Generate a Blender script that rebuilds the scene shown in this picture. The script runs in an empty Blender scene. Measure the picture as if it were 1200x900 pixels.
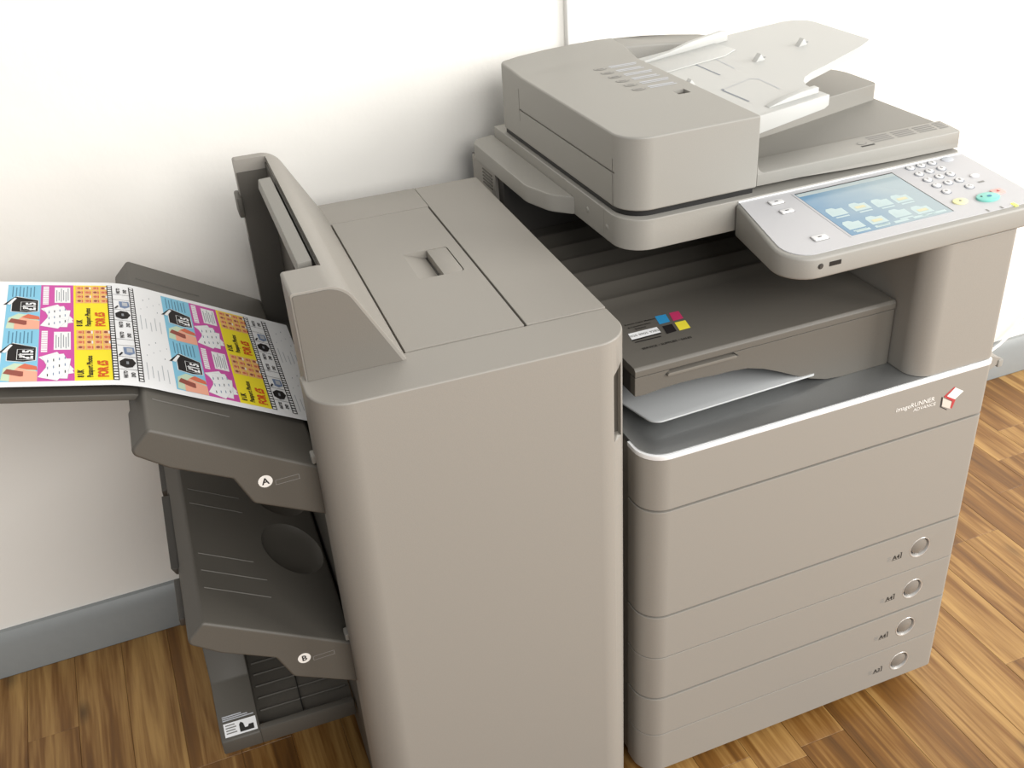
import bpy, bmesh, math, random
from mathutils import Matrix, Vector

random.seed(7)
scene = bpy.context.scene
col = scene.collection

# ------------------------------------------------------------------ camera
R = [[0.9249911971242337, -0.3757539465537046, -0.0565708130752313],
     [-0.24094934536864374, -0.4648789933724376, -0.8519571200990406],
     [0.29382766753506917, 0.8016835367963749, -0.5205466440392792]]
FPX = 1245.709
CAM = Vector((-0.589240853816246, -1.0787208715048224, 1.5921270176883584))
cam_data = bpy.data.cameras.new('camera')
cam_data.sensor_fit = 'HORIZONTAL'
cam_data.sensor_width = 36.0
cam_data.lens = FPX / 1200 * 36.0
cam_data.clip_start = 0.02
cam = bpy.data.objects.new('camera', cam_data)
col.objects.link(cam)
m = Matrix((( R[0][0], -R[1][0], -R[2][0], CAM.x),
            ( R[0][1], -R[1][1], -R[2][1], CAM.y),
            ( R[0][2], -R[1][2], -R[2][2], CAM.z),
            (0, 0, 0, 1)))
cam.matrix_world = m
scene.camera = cam

# ------------------------------------------------------------------ light
world = bpy.data.worlds.new('world')
scene.world = world
world.use_nodes = True
bg = world.node_tree.nodes['Background']
bg.inputs['Color'].default_value = (0.93, 0.96, 1.0, 1)
bg.inputs['Strength'].default_value = 0.30

def area(name, loc, target, sx, sy, power, color):
    d = bpy.data.lights.new(name, 'AREA')
    d.shape = 'RECTANGLE'
    d.size, d.size_y, d.energy, d.color = sx, sy, power, color
    o = bpy.data.objects.new(name, d)
    col.objects.link(o)
    o.location = loc
    o.rotation_euler = (Vector(target) - Vector(loc)).to_track_quat('-Z', 'Y').to_euler()
    return o

area('window_daylight_right', (3.0, -1.5, 2.0), (0.5, 0.4, 0.6), 2.2, 2.0, 118, (1.0, 0.985, 0.96))
area('added_fill_front', (0.3, -3.3, 2.7), (-0.3, 0.6, 1.0), 2.8, 1.6, 112, (1.0, 0.985, 0.96))  # added soft fill from the front to brighten the left wall, no known window

vs = scene.view_settings
vs.view_transform = 'Standard'
vs.look = 'None'
vs.gamma = 1.0
vs.use_curve_mapping = False
vs.exposure = 0.34

# ------------------------------------------------------------------ materials
def lin(c):
    return tuple(((x / 255) / 12.92 if x / 255 <= 0.04045 else ((x / 255 + 0.055) / 1.055) ** 2.4) for x in c) + (1,)

def mat(name, rgb, rough=0.5, metal=0.0, bump=0.0, bscale=900.0, var=0.0, emit=None, spec=0.5):
    M = bpy.data.materials.new(name)
    M.use_nodes = True
    nt = M.node_tree
    b = nt.nodes['Principled BSDF']
    b.inputs['Base Color'].default_value = lin(rgb)
    b.inputs['Roughness'].default_value = rough
    b.inputs['Metallic'].default_value = metal
    b.inputs['Specular IOR Level'].default_value = spec
    if bump or var:
        tc = nt.nodes.new('ShaderNodeTexCoord')
        n = nt.nodes.new('ShaderNodeTexNoise')
        n.inputs['Scale'].default_value = bscale
        n.inputs['Detail'].default_value = 3
        nt.links.new(tc.outputs['Object'], n.inputs['Vector'])
        if bump:
            bp = nt.nodes.new('ShaderNodeBump')
            bp.inputs['Strength'].default_value = bump
            bp.inputs['Distance'].default_value = 0.001
            nt.links.new(n.outputs['Fac'], bp.inputs['Height'])
            nt.links.new(bp.outputs['Normal'], b.inputs['Normal'])
        if var:
            mx = nt.nodes.new('ShaderNodeMix')
            mx.data_type = 'RGBA'
            c = lin(rgb)
            mx.inputs['A'].default_value = tuple(x * (1 - var) for x in c[:3]) + (1,)
            mx.inputs['B'].default_value = tuple(min(1, x * (1 + var)) for x in c[:3]) + (1,)
            nt.links.new(n.outputs['Fac'], mx.inputs['Factor'])
            nt.links.new(mx.outputs['Result'], b.inputs['Base Color'])
    if emit:
        b.inputs['Emission Color'].default_value = lin(emit[0])
        b.inputs['Emission Strength'].default_value = emit[1]
    return M

GREIGE = mat('greige_plastic', (145, 140, 132), 0.48, bump=0.12, var=0.06, bscale=700)
GREIGE2 = mat('greige_plastic_feeder', (149, 146, 139), 0.5, bump=0.1, var=0.05, bscale=700)
TAUPE = mat('taupe_plastic', (112, 107, 99), 0.55, bump=0.12, var=0.06, bscale=700)
TAUPE2 = mat('grey_delivery_plastic', (136, 133, 126), 0.5, bump=0.1, var=0.05, bscale=700)
BIN = mat('bin_grey_plastic', (96, 92, 85), 0.5, bump=0.12, var=0.06, bscale=700)
DARK = mat('dark_grey_plastic', (86, 82, 75), 0.55, bump=0.15, var=0.08, bscale=700)
DARKER = mat('charcoal_plastic', (62, 59, 55), 0.5, bump=0.1, var=0.08, bscale=600)
BLACK = mat('black_plastic', (24, 23, 22), 0.5)
OFFWHITE = mat('off_white_plastic', (190, 190, 186), 0.45, bump=0.05)
PLATE = mat('silver_white_plate', (184, 183, 184), 0.42, bump=0.04)
KEYW = mat('white_key', (216, 215, 214), 0.4)
SATIN = mat('satin_grey_metal', (150, 151, 150), 0.34, metal=0.75, bump=0.06, var=0.05)
SILVER = mat('pale_silver_sheet', (196, 198, 198), 0.42, metal=0.35, bump=0.06, var=0.04)
CHROME = mat('bright_chrome', (240, 240, 240), 0.25, metal=0.12)
RINGM = mat('silver_ring', (214, 211, 206), 0.3, metal=0.6)
DISC = mat('grey_handle_disc', (124, 118, 110), 0.45)
RUBBER = mat('black_rubber', (18, 18, 18), 0.7)
PAPER = mat('white_paper', (240, 240, 240), 0.75, spec=0.2)
P_BLUE = mat('print_light_blue', (134, 196, 222), 0.7, spec=0.2)
P_PINK = mat('print_pink', (204, 84, 164), 0.7, spec=0.2)
P_YEL = mat('print_yellow', (246, 226, 48), 0.7, spec=0.2)
P_BLACK = mat('print_black', (34, 30, 30), 0.7, spec=0.2)
P_GREY = mat('print_grey', (140, 144, 150), 0.7, spec=0.2)
P_LGREY = mat('print_pale_grey', (190, 192, 196), 0.7, spec=0.2)
P_TEAL = mat('print_steel_blue', (84, 132, 158), 0.7, spec=0.2)
P_SKIN = mat('print_skin', (240, 172, 146), 0.7, spec=0.2)
P_SKIN2 = mat('print_skin_dark', (214, 112, 84), 0.7, spec=0.2)
P_BROWN = mat('print_brown', (150, 82, 70), 0.7, spec=0.2)
P_MINT = mat('print_pale_green', (200, 218, 190), 0.7, spec=0.2)
P_RED = mat('print_orange_red', (214, 92, 34), 0.7, spec=0.2)
P_PHOTO = mat('print_photo_orange', (240, 178, 120), 0.7, var=0.25, bscale=120, spec=0.2)
P_SLATE = mat('print_slate_blue', (120, 138, 168), 0.7, spec=0.2)
P_WHITE = mat('print_white', (240, 240, 240), 0.7, spec=0.2)
S_CYAN = mat('sticker_cyan', (52, 150, 204), 0.5)
S_MAG = mat('sticker_magenta', (200, 56, 104), 0.5)
S_YEL = mat('sticker_yellow', (244, 228, 66), 0.5)
INK = mat('printed_ink_dark', (40, 38, 36), 0.6)
INKG = mat('printed_ink_grey', (132, 130, 126), 0.6)
INKW = mat('printed_ink_white', (236, 232, 226), 0.6)
INKR = mat('printed_ink_red', (176, 64, 66), 0.5)
GREENK = mat('start_key_green', (122, 190, 178), 0.35, emit=((104, 196, 178), 0.05))
REDK = mat('stop_key_salmon', (226, 168, 160), 0.4)
YELK = mat('reset_key_yellow', (226, 220, 168), 0.4)
LEDM = mat('lit_lamp_lime', (226, 240, 90), 0.4, emit=((226, 240, 90), 1.0))
SKIRT = mat('grey_gloss_paint', (140, 143, 142), 0.4, bump=0.15, bscale=60, var=0.04)
CABLEW = mat('white_cable', (236, 236, 234), 0.4)

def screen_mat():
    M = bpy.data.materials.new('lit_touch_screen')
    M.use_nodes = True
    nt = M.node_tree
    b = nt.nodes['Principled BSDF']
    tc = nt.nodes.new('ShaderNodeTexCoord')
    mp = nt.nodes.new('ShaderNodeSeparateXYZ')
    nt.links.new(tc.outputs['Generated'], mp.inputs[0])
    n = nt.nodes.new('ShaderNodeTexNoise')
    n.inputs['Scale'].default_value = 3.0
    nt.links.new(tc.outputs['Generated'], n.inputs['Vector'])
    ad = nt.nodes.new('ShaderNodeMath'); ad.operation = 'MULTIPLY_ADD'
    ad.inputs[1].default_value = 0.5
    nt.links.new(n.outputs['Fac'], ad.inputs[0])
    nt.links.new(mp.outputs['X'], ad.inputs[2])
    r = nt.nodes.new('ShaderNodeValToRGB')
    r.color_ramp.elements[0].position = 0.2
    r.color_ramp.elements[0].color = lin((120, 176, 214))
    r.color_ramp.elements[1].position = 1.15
    r.color_ramp.elements[1].color = lin((222, 238, 236))  # paler towards the right: glare painted into the emission colour
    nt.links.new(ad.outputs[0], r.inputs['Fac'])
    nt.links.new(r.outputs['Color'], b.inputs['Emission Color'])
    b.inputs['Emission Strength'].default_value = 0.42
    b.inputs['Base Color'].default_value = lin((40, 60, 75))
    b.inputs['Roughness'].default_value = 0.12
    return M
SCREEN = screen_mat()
ICON = mat('screen_icon_white', (150, 165, 165), 0.3, emit=((205, 226, 222), 0.22))
ICONY = mat('screen_icon_cream', (165, 160, 130), 0.3, emit=((226, 222, 180), 0.25))

def wall_mat():
    M = bpy.data.materials.new('white_plaster')
    M.use_nodes = True
    nt = M.node_tree
    b = nt.nodes['Principled BSDF']
    b.inputs['Base Color'].default_value = lin((242, 239, 232))
    b.inputs['Roughness'].default_value = 0.75
    tc = nt.nodes.new('ShaderNodeTexCoord')
    n = nt.nodes.new('ShaderNodeTexNoise'); n.inputs['Scale'].default_value = 38; n.inputs['Detail'].default_value = 8
    n2 = nt.nodes.new('ShaderNodeTexNoise'); n2.inputs['Scale'].default_value = 9; n2.inputs['Detail'].default_value = 6
    mx = nt.nodes.new('ShaderNodeMath'); mx.operation = 'MULTIPLY_ADD'; mx.inputs[1].default_value = 0.5
    nt.links.new(tc.outputs['Object'], n.inputs['Vector'])
    nt.links.new(tc.outputs['Object'], n2.inputs['Vector'])
    nt.links.new(n.outputs['Fac'], mx.inputs[0]); nt.links.new(n2.outputs['Fac'], mx.inputs[2])
    bp = nt.nodes.new('ShaderNodeBump'); bp.inputs['Strength'].default_value = 0.35; bp.inputs['Distance'].default_value = 0.004
    nt.links.new(mx.outputs[0], bp.inputs['Height'])
    nt.links.new(bp.outputs['Normal'], b.inputs['Normal'])
    return M

def wood_mat(name, per_object=True):
    M = bpy.data.materials.new(name)
    M.use_nodes = True
    nt = M.node_tree
    b = nt.nodes['Principled BSDF']
    L = nt.links.new
    tc = nt.nodes.new('ShaderNodeTexCoord')
    oi = nt.nodes.new('ShaderNodeObjectInfo')
    off = nt.nodes.new('ShaderNodeVectorMath'); off.operation = 'SCALE'
    cmb = nt.nodes.new('ShaderNodeCombineXYZ')
    L(oi.outputs['Random'], cmb.inputs[0]); L(oi.outputs['Random'], cmb.inputs[1]); L(oi.outputs['Random'], cmb.inputs[2])
    L(cmb.outputs[0], off.inputs[0]); off.inputs['Scale'].default_value = 37.0
    av = nt.nodes.new('ShaderNodeVectorMath'); av.operation = 'ADD'
    L(tc.outputs['Object'], av.inputs[0]); L(off.outputs[0], av.inputs[1])
    mp = nt.nodes.new('ShaderNodeMapping'); mp.inputs['Scale'].default_value = (30, 1.6, 1)
    L(av.outputs[0], mp.inputs[0])
    n = nt.nodes.new('ShaderNodeTexNoise'); n.inputs['Scale'].default_value = 1.3; n.inputs['Detail'].default_value = 7; n.inputs['Distortion'].default_value = 0.8
    L(mp.outputs[0], n.inputs['Vector'])
    mp2 = nt.nodes.new('ShaderNodeMapping'); mp2.inputs['Scale'].default_value = (190, 7, 1)
    L(av.outputs[0], mp2.inputs[0])
    n2 = nt.nodes.new('ShaderNodeTexNoise'); n2.inputs['Scale'].default_value = 1.0; n2.inputs['Detail'].default_value = 4
    L(mp2.outputs[0], n2.inputs['Vector'])
    s1 = nt.nodes.new('ShaderNodeMath'); s1.operation = 'MULTIPLY_ADD'; s1.inputs[1].default_value = 0.35
    L(n2.outputs['Fac'], s1.inputs[0]); L(n.outputs['Fac'], s1.inputs[2])
    s2 = nt.nodes.new('ShaderNodeMath'); s2.operation = 'MULTIPLY_ADD'; s2.inputs[1].default_value = 0.20
    L(oi.outputs['Random'], s2.inputs[0]); L(s1.outputs[0], s2.inputs[2])
    r = nt.nodes.new('ShaderNodeValToRGB')
    e = r.color_ramp.elements
    e[0].position = 0.40; e[0].color = lin((74, 47, 19))
    e[1].position = 1.15; e[1].color = lin((172, 134, 78))
    x = r.color_ramp.elements.new(0.72); x.color = lin((120, 81, 35))
    L(s2.outputs[0], r.inputs['Fac'])
    # knots
    mp3 = nt.nodes.new('ShaderNodeMapping'); mp3.inputs['Scale'].default_value = (9, 3.6, 1)
    L(av.outputs[0], mp3.inputs[0])
    vo = nt.nodes.new('ShaderNodeTexVoronoi'); vo.inputs['Scale'].default_value = 0.9
    L(mp3.outputs[0], vo.inputs['Vector'])
    kr = nt.nodes.new('ShaderNodeValToRGB')
    kr.color_ramp.elements[0].position = 0.02; kr.color_ramp.elements[0].color = (0.22, 0.22, 0.22, 1)
    kr.color_ramp.elements[1].position = 0.13; kr.color_ramp.elements[1].color = (1, 1, 1, 1)
    L(vo.outputs['Distance'], kr.inputs['Fac'])
    mul = nt.nodes.new('ShaderNodeMix'); mul.data_type = 'RGBA'; mul.blend_type = 'MULTIPLY'; mul.inputs['Factor'].default_value = 0.75
    L(r.outputs['Color'], mul.inputs['A']); L(kr.outputs['Color'], mul.inputs['B'])
    L(mul.outputs['Result'], b.inputs['Base Color'])
    b.inputs['Roughness'].default_value = 0.42
    bp = nt.nodes.new('ShaderNodeBump'); bp.inputs['Strength'].default_value = 0.12; bp.inputs['Distance'].default_value = 0.001
    L(n2.outputs['Fac'], bp.inputs['Height']); L(bp.outputs['Normal'], b.inputs['Normal'])
    return M

# ------------------------------------------------------------------ mesh helpers
def finish(bm, name='mesh', smooth=True, angle=35):
    bmesh.ops.recalc_face_normals(bm, faces=bm.faces)
    me = bpy.data.meshes.new(name)
    if smooth:
        for f in bm.faces: f.smooth = True
    bm.to_mesh(me)
    bm.free()
    if smooth:
        me.set_sharp_from_angle(angle=math.radians(angle))
    return me

def rp(pts, seg=8):
    """polygon with rounded corners: items (x, y) or (x, y, r)"""
    out = []
    n = len(pts)
    for i, p in enumerate(pts):
        if len(p) < 3 or p[2] <= 0:
            out.append((p[0], p[1])); continue
        a = Vector(pts[i - 1][:2]); b = Vector(p[:2]); c = Vector(pts[(i + 1) % n][:2])
        u = (a - b).normalized(); v = (c - b).normalized()
        ang = u.angle(v)
        t = p[2] / math.tan(ang / 2)
        ctr = b + (u + v).normalized() * (p[2] / math.sin(ang / 2))
        s = b + u * t; e = b + v * t
        a0 = math.atan2(s.y - ctr.y, s.x - ctr.x); a1 = math.atan2(e.y - ctr.y, e.x - ctr.x)
        d = (a1 - a0 + math.pi) % (2 * math.pi) - math.pi
        for k in range(seg + 1):
            t_ = a0 + d * k / seg
            out.append((ctr.x + p[2] * math.cos(t_), ctr.y + p[2] * math.sin(t_)))
    return out

def to3(axis, p, h):
    if axis == 'z': return (p[0], p[1], h)
    if axis == 'y': return (p[0], h, p[1])
    return (h, p[0], p[1])

def prism_bm(poly, axis, a, b, bevel=0.0, seg=2, bm=None, ang=30, top=None):
    own = bm is None
    nb = bmesh.new()
    lo = [nb.verts.new(to3(axis, p, a)) for p in poly]
    hi = [nb.verts.new(to3(axis, p, b if top is None else top(p))) for p in poly]
    n = len(poly)
    nb.faces.new(lo[::-1]); nb.faces.new(hi)
    for i in range(n):
        nb.faces.new((lo[i], lo[(i + 1) % n], hi[(i + 1) % n], hi[i]))
    bmesh.ops.recalc_face_normals(nb, faces=nb.faces)
    if bevel:
        es = [e for e in nb.edges if len(e.link_faces) == 2 and e.calc_face_angle(0) > math.radians(ang)]
        bmesh.ops.bevel(nb, geom=es, offset=bevel, segments=seg, profile=0.5, affect='EDGES', clamp_overlap=True)
    if own: return nb
    me = bpy.data.meshes.new('tmp'); nb.to_mesh(me); nb.free(); bm.from_mesh(me); bpy.data.meshes.remove(me)
    return bm

def wn(me):
    """area-weighted normals so large flat faces stay flat next to small bevels"""
    o = bpy.data.objects.new('tmp_wn', me); col.objects.link(o)
    md = o.modifiers.new('w', 'WEIGHTED_NORMAL'); md.mode = 'FACE_AREA'; md.weight = 100; md.keep_sharp = True
    dg = bpy.context.evaluated_depsgraph_get(); dg.update()
    res = bpy.data.meshes.new_from_object(o.evaluated_get(dg))
    bpy.data.objects.remove(o); bpy.data.meshes.remove(me)
    return res

def prism(poly, axis, a, b, bevel=0.0, seg=2, top=None):
    me = finish(prism_bm(poly, axis, a, b, bevel, seg, top=top))
    return wn(me) if bevel >= 0.001 else me

def box(x0, x1, y0, y1, z0, z1, bevel=0.0, seg=2):
    return prism([(x0, y0), (x1, y0), (x1, y1), (x0, y1)], 'z', z0, z1, bevel, seg)

def multi(*items):
    """join several prisms: (poly, axis, a, b, bevel)"""
    bm = bmesh.new()
    for it in items: prism_bm(*it, bm=bm)
    return finish(bm)

def bx(x0, x1, y0, y1, z0, z1, bevel=0.0):
    return ([(x0, y0), (x1, y0), (x1, y1), (x0, y1)], 'z', z0, z1, bevel)

def lathe(profile, center, axis='z', seg=32, flip=1):
    """profile (r, h); h along axis"""
    bm = bmesh.new()
    rings = []
    for r, h in profile:
        ring = []
        if r < 1e-6:
            ring = [bm.verts.new((0, 0, h))] * seg
        else:
            for k in range(seg):
                t = 2 * math.pi * k / seg
                ring.append(bm.verts.new((r * math.cos(t), r * math.sin(t), h)))
        rings.append(ring)
    for A, B in zip(rings, rings[1:]):
        for k in range(seg):
            f = []
            for v in (A[k], A[(k + 1) % seg], B[(k + 1) % seg], B[k]):
                if v not in f: f.append(v)
            if len(f) > 2:
                try: bm.faces.new(f)
                except ValueError: pass
    if axis == 'y':      # h points to -y (towards the viewer)
        M4 = Matrix(((1, 0, 0, 0), (0, 0, -1, 0), (0, 1, 0, 0), (0, 0, 0, 1)))
    elif axis == 'x':
        M4 = Matrix(((0, 0, 1, 0), (1, 0, 0, 0), (0, 1, 0, 0), (0, 0, 0, 1)))
    else:
        M4 = Matrix.Identity(4)
    bmesh.ops.transform(bm, matrix=Matrix.Translation(center) @ M4, verts=bm.verts)
    return finish(bm, angle=40)

def tube(points, r, seg=8):
    bm = bmesh.new()
    P = [Vector(p) for p in points]
    rings = []
    for i, p in enumerate(P):
        d = (P[min(i + 1, len(P) - 1)] - P[max(i - 1, 0)]).normalized()
        u = d.cross(Vector((0, 0, 1)))
        if u.length < 1e-3: u = d.cross(Vector((1, 0, 0)))
        u.normalize(); w = d.cross(u)
        rings.append([bm.verts.new(p + (u * math.cos(2 * math.pi * k / seg) + w * math.sin(2 * math.pi * k / seg)) * r) for k in range(seg)])
    for A, B in zip(rings, rings[1:]):
        for k in range(seg): bm.faces.new((A[k], A[(k + 1) % seg], B[(k + 1) % seg], B[k]))
    bm.faces.new(rings[0]); bm.faces.new(rings[-1])
    return finish(bm, angle=60)

def cut(me, *cutters):
    o = bpy.data.objects.new('tmp_base', me); col.objects.link(o)
    cs = []
    for c in cutters:
        co = bpy.data.objects.new('tmp_cut', c); col.objects.link(co)
        md = o.modifiers.new('b', 'BOOLEAN'); md.operation = 'DIFFERENCE'; md.solver = 'EXACT'; md.object = co
        cs.append(co)
    dg = bpy.context.evaluated_depsgraph_get(); dg.update()
    res = bpy.data.meshes.new_from_object(o.evaluated_get(dg))
    for x in cs + [o]: bpy.data.objects.remove(x)
    bm = bmesh.new(); bm.from_mesh(res)
    bmesh.ops.remove_doubles(bm, verts=bm.verts, dist=1e-6)
    bpy.data.meshes.remove(res)
    return wn(finish(bm))

_tcache = {}
def text_geo(s, size, align='CENTER', bold=0.0):
    key = (s, size, align, bold)
    if key not in _tcache:
        c = bpy.data.curves.new('txt', 'FONT')
        c.body = s; c.size = size; c.align_x = align; c.align_y = 'CENTER'; c.resolution_u = 2; c.offset = bold
        o = bpy.data.objects.new('txt', c); col.objects.link(o)
        dg = bpy.context.evaluated_depsgraph_get(); dg.update()
        me = bpy.data.meshes.new_from_object(o.evaluated_get(dg))
        _tcache[key] = ([tuple(v.co[:2]) for v in me.vertices], [tuple(p.vertices) for p in me.polygons])
        bpy.data.objects.remove(o); bpy.data.meshes.remove(me)
    return _tcache[key]

class Print:
    """flat print: 2D shapes with a material, laid onto a surface by a mapping fn(u, v, h) -> point"""
    def __init__(self): self.items = []; self.mats = []
    def poly(self, pts, M, layer=1):
        self.items.append((list(pts), [tuple(range(len(pts)))], M, layer))
    def rect(self, u0, u1, v0, v1, M, layer=1, n=1):
        pts = []; fs = []
        for i in range(n + 1):
            u = u0 + (u1 - u0) * i / n
            pts += [(u, v0), (u, v1)]
        for i in range(n): fs.append((2 * i, 2 * i + 2, 2 * i + 3, 2 * i + 1))
        self.items.append((pts, fs, M, layer))
    def disc(self, u, v, r, M, layer=1, n=20, ry=None):
        self.poly([(u + r * math.cos(2 * math.pi * k / n), v + (ry or r) * math.sin(2 * math.pi * k / n)) for k in range(n)], M, layer)
    def text(self, s, size, u, v, M, layer=2, rot=0, align='CENTER', bold=0.0, sx=1.0):
        vs, fs = text_geo(s, size, align, bold)
        c, sn = math.cos(rot), math.sin(rot)
        self.items.append(([(u + x * sx * c - y * sn, v + x * sx * sn + y * c) for x, y in vs], fs, M, layer))
    def mesh(self, fn, lift=0.00025):
        me = bpy.data.meshes.new('print')
        V = []; F = []; MI = []; mats = []
        for pts, fs, M, layer in self.items:
            if M not in mats: mats.append(M)
            b = len(V)
            V += [tuple(fn(p[0], p[1], lift * layer)) for p in pts]
            for f in fs: F.append(tuple(b + i for i in f)); MI.append(mats.index(M))
        me.from_pydata(V, [], F)
        for M in mats: me.materials.append(M)
        me.polygons.foreach_set('material_index', MI)
        me.update()
        return me

def plane_fn(o, x, y):
    o, x, y = Vector(o), Vector(x).normalized(), Vector(y).normalized()
    n = x.cross(y)
    return lambda u, v, h: o + x * u + y * v + n * h

# ------------------------------------------------------------------ object helpers
def thing(name, label, cat, base=(0, 0, 0), rot=None, group=None):
    o = bpy.data.objects.new(name, None)
    col.objects.link(o)
    b = Vector(base)
    if rot: o.rotation_euler = (0, 0, rot); o.location = Matrix.Rotation(rot, 3, 'Z') @ b
    else: o.location = b
    o['label'] = label; o['category'] = cat
    if group: o['group'] = group
    o['base'] = list(b)
    o.empty_display_size = 0.05
    return o

def root(o):
    while o.parent: o = o.parent
    return o

def add(name, me, M, parent=None, label=None):
    me.name = name
    if parent is not None and 'base' in root(parent):
        b = Vector(root(parent)['base'])
        me.transform(Matrix.Translation(-b))
    if M is not None:
        me.materials.clear(); me.materials.append(M)
    o = bpy.data.objects.new(name, me)
    col.objects.link(o)
    if parent is not None: o.parent = parent
    if label: o['label'] = label
    return o

def struct(name, me, M, label=None):
    o = add(name, me, M)
    o['kind'] = 'structure'
    if label: o['label'] = label
    return o

# pixel of the photograph -> point on a plane of the place
def ray(u, v):
    c = Vector(((u - 600) / FPX, (v - 450) / FPX, 1.0))
    return Vector((sum(R[k][i] * c[k] for k in range(3)) for i in range(3)))
def on(u, v, p0, n):
    d = ray(u, v); n = Vector(n)
    return CAM + d * ((Vector(p0) - CAM).dot(n) / d.dot(n))

# ------------------------------------------------------------------ the room
WALL_Y = 0.805
WALLM = wall_mat()
o = struct('wall_back', box(-3.2, 4.2, WALL_Y, WALL_Y + 0.12, -0.02, 2.7), WALLM, 'white plastered wall behind the copier')
struct('baseboard_back', prism([(WALL_Y, 0.0), (WALL_Y - 0.022, 0.0), (WALL_Y - 0.022, 0.084), (WALL_Y - 0.008, 0.104), (WALL_Y, 0.106)],
       'x', -3.2, 4.2), SKIRT, 'grey painted skirting board with sloped top edge')
WOOD = wood_mat('oak_strip_floor')
floor = struct('floor', box(-3.2, 4.2, -3.6, WALL_Y + 0.12, -0.05, -0.0045), WOOD, 'brown oak strip floor')
PW = 0.094
plank_mesh = {}
y_top = WALL_Y - 0.0225
i = 0
x = -1.86
while x < 2.5:
    y = y_top
    first = True
    while y > -1.0:
        L = random.choice((0.34, 0.42, 0.50, 0.58, 0.66))
        if first: L = random.choice((0.2, 0.3, 0.4, 0.5)); first = False
        key = round(L, 3)
        if key not in plank_mesh:
            me = box(-PW / 2 + 0.0003, PW / 2 - 0.0003, -L / 2 + 0.0003, L / 2 - 0.0003, -0.0045, 0.0, 0.0004, 1)
            me.name = 'plank'; me.materials.append(WOOD)
            plank_mesh[key] = me
        p = bpy.data.objects.new('plank', plank_mesh[key])
        col.objects.link(p)
        p.location = (x + PW / 2, y - L / 2, 0)
        p.parent = floor
        y -= L
    x += PW
# white cable trunking that runs up the wall behind the document feeder
struct('trim_1', prism(rp([(0.253, WALL_Y), (0.253, WALL_Y - 0.014, 0.003), (0.281, WALL_Y - 0.014, 0.003), (0.281, WALL_Y)]), 'z', 0.107, 2.7),
       mat('white_trunking', (234, 232, 228), 0.45), 'white cable trunking running up the wall')

# ------------------------------------------------------------------ the copier
copier = thing('photocopier', 'large greige floor-standing office photocopier with a touch screen and document feeder', 'copier', (0.31, 0.36, 0))

def plan(x0, x1, y0, y1, rl=0.04, rr=0.012):
    return rp([(x0, y1), (x0, y0, rl), (x1, y0, rr), (x1, y1)])

add('cabinet', box(0.004, 0.616, 0.05, 0.72, 0.036, 0.7), GREIGE, copier)
FRONT = plan(0, 0.62, 0, 0.058)
front_cover = add('front_cover', prism(FRONT, 'z', 0.6090, 0.6995, 0.0012), GREIGE, copier)
add('front_door', prism(FRONT, 'z', 0.3985, 0.6050, 0.0014), GREIGE, copier)
HX = 0.537
for zlo, zhi, zc, txt in ((0.3075, 0.3945, 0.353, 'A4'), (0.2155, 0.3060, 0.258, 'A4'), (0.1255, 0.2110, 0.166, 'A4'), (0.036, 0.1240, 0.079, 'A3')):
    hole = lathe([(0, -0.014), (0.0215, -0.014), (0.0215, 0.01), (0, 0.01)], (HX, 0, zc), 'y', 40)
    dr = add('paper_drawer', cut(prism(FRONT, 'z', zlo, zhi, 0.0012), hole), GREIGE, copier)
    add('handle_ring', lathe([(0.0214, -0.0005), (0.0208, 0.0004), (0.0196, 0.0002), (0.0172, -0.006), (0.0160, -0.0135), (0.0214, -0.0135)], (HX, 0, zc), 'y', 40), RINGM, dr, 'silver ring around the round handle')
    add('handle_disc', lathe([(0, -0.0005), (0.0140, -0.0010), (0.0158, -0.0024), (0.0160, -0.0138), (0, -0.0138)], (HX, 0, zc + 0.0012), 'y', 40), DISC, dr, 'round grey push handle')
    pr = Print()
    pr.text(txt, 0.0125, 0.487, zc - 0.0035, INK, bold=0.0002)
    pr.rect(0.4965, 0.4985, zc - 0.009, zc + 0.004, INK)
    pr.rect(0.494, 0.4985, zc + 0.003, zc + 0.004, INK)
    pr.rect(0.478, 0.4985, zc - 0.009, zc - 0.0083, INK)
    for k in range(3): pr.rect(0.468, 0.476, zc - 0.0075 + 0.0035 * k, zc - 0.006 + 0.0035 * k, INKG)
    add('size_print', pr.mesh(plane_fn((0, 0, 0), (1, 0, 0), (0, 0, 1))), None, dr)
# logo on the front cover
pr = Print()
pr.text('imageRUNNER', 0.0118, 0.473, 0.6655, INKW, sx=1.0)
pr.text('ADVANCE', 0.0085, 0.492, 0.6555, INKW, sx=1.1)
lp = lambda u, v: tuple(on(u, v, (0, 0, 0), (0, 1, 0))[k] for k in (0, 2))
pr.poly([lp(1108, 466), lp(1119.5, 454), lp(1129, 458), lp(1119, 467.5)], INKW, 2)
pr.poly([lp(1106, 464.5), lp(1118.5, 453), lp(1119.5, 454), lp(1107, 466)], INKR, 1)
pr.poly([lp(1106, 465), lp(1108, 463.5), lp(1119.5, 468), lp(1115, 478.5), lp(1113, 478), lp(1115.5, 470)], INKR, 3)
pr.poly([lp(1103.5, 465), lp(1101.5, 477), lp(1109.5, 480.5), lp(1109, 479.3), lp(1102.7, 476.6), lp(1104.7, 465.5)], INK, 2)
pr.poly([lp(1105, 466.5), lp(1115, 470.5), lp(1113.5, 479), lp(1103.5, 476)], mat('logo_beige', (206, 196, 184), 0.5), 2)
add('logo_print', pr.mesh(plane_fn((0, 0, 0), (1, 0, 0), (0, 0, 1))), None, front_cover, 'white model lettering and red edged cube emblem')
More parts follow.
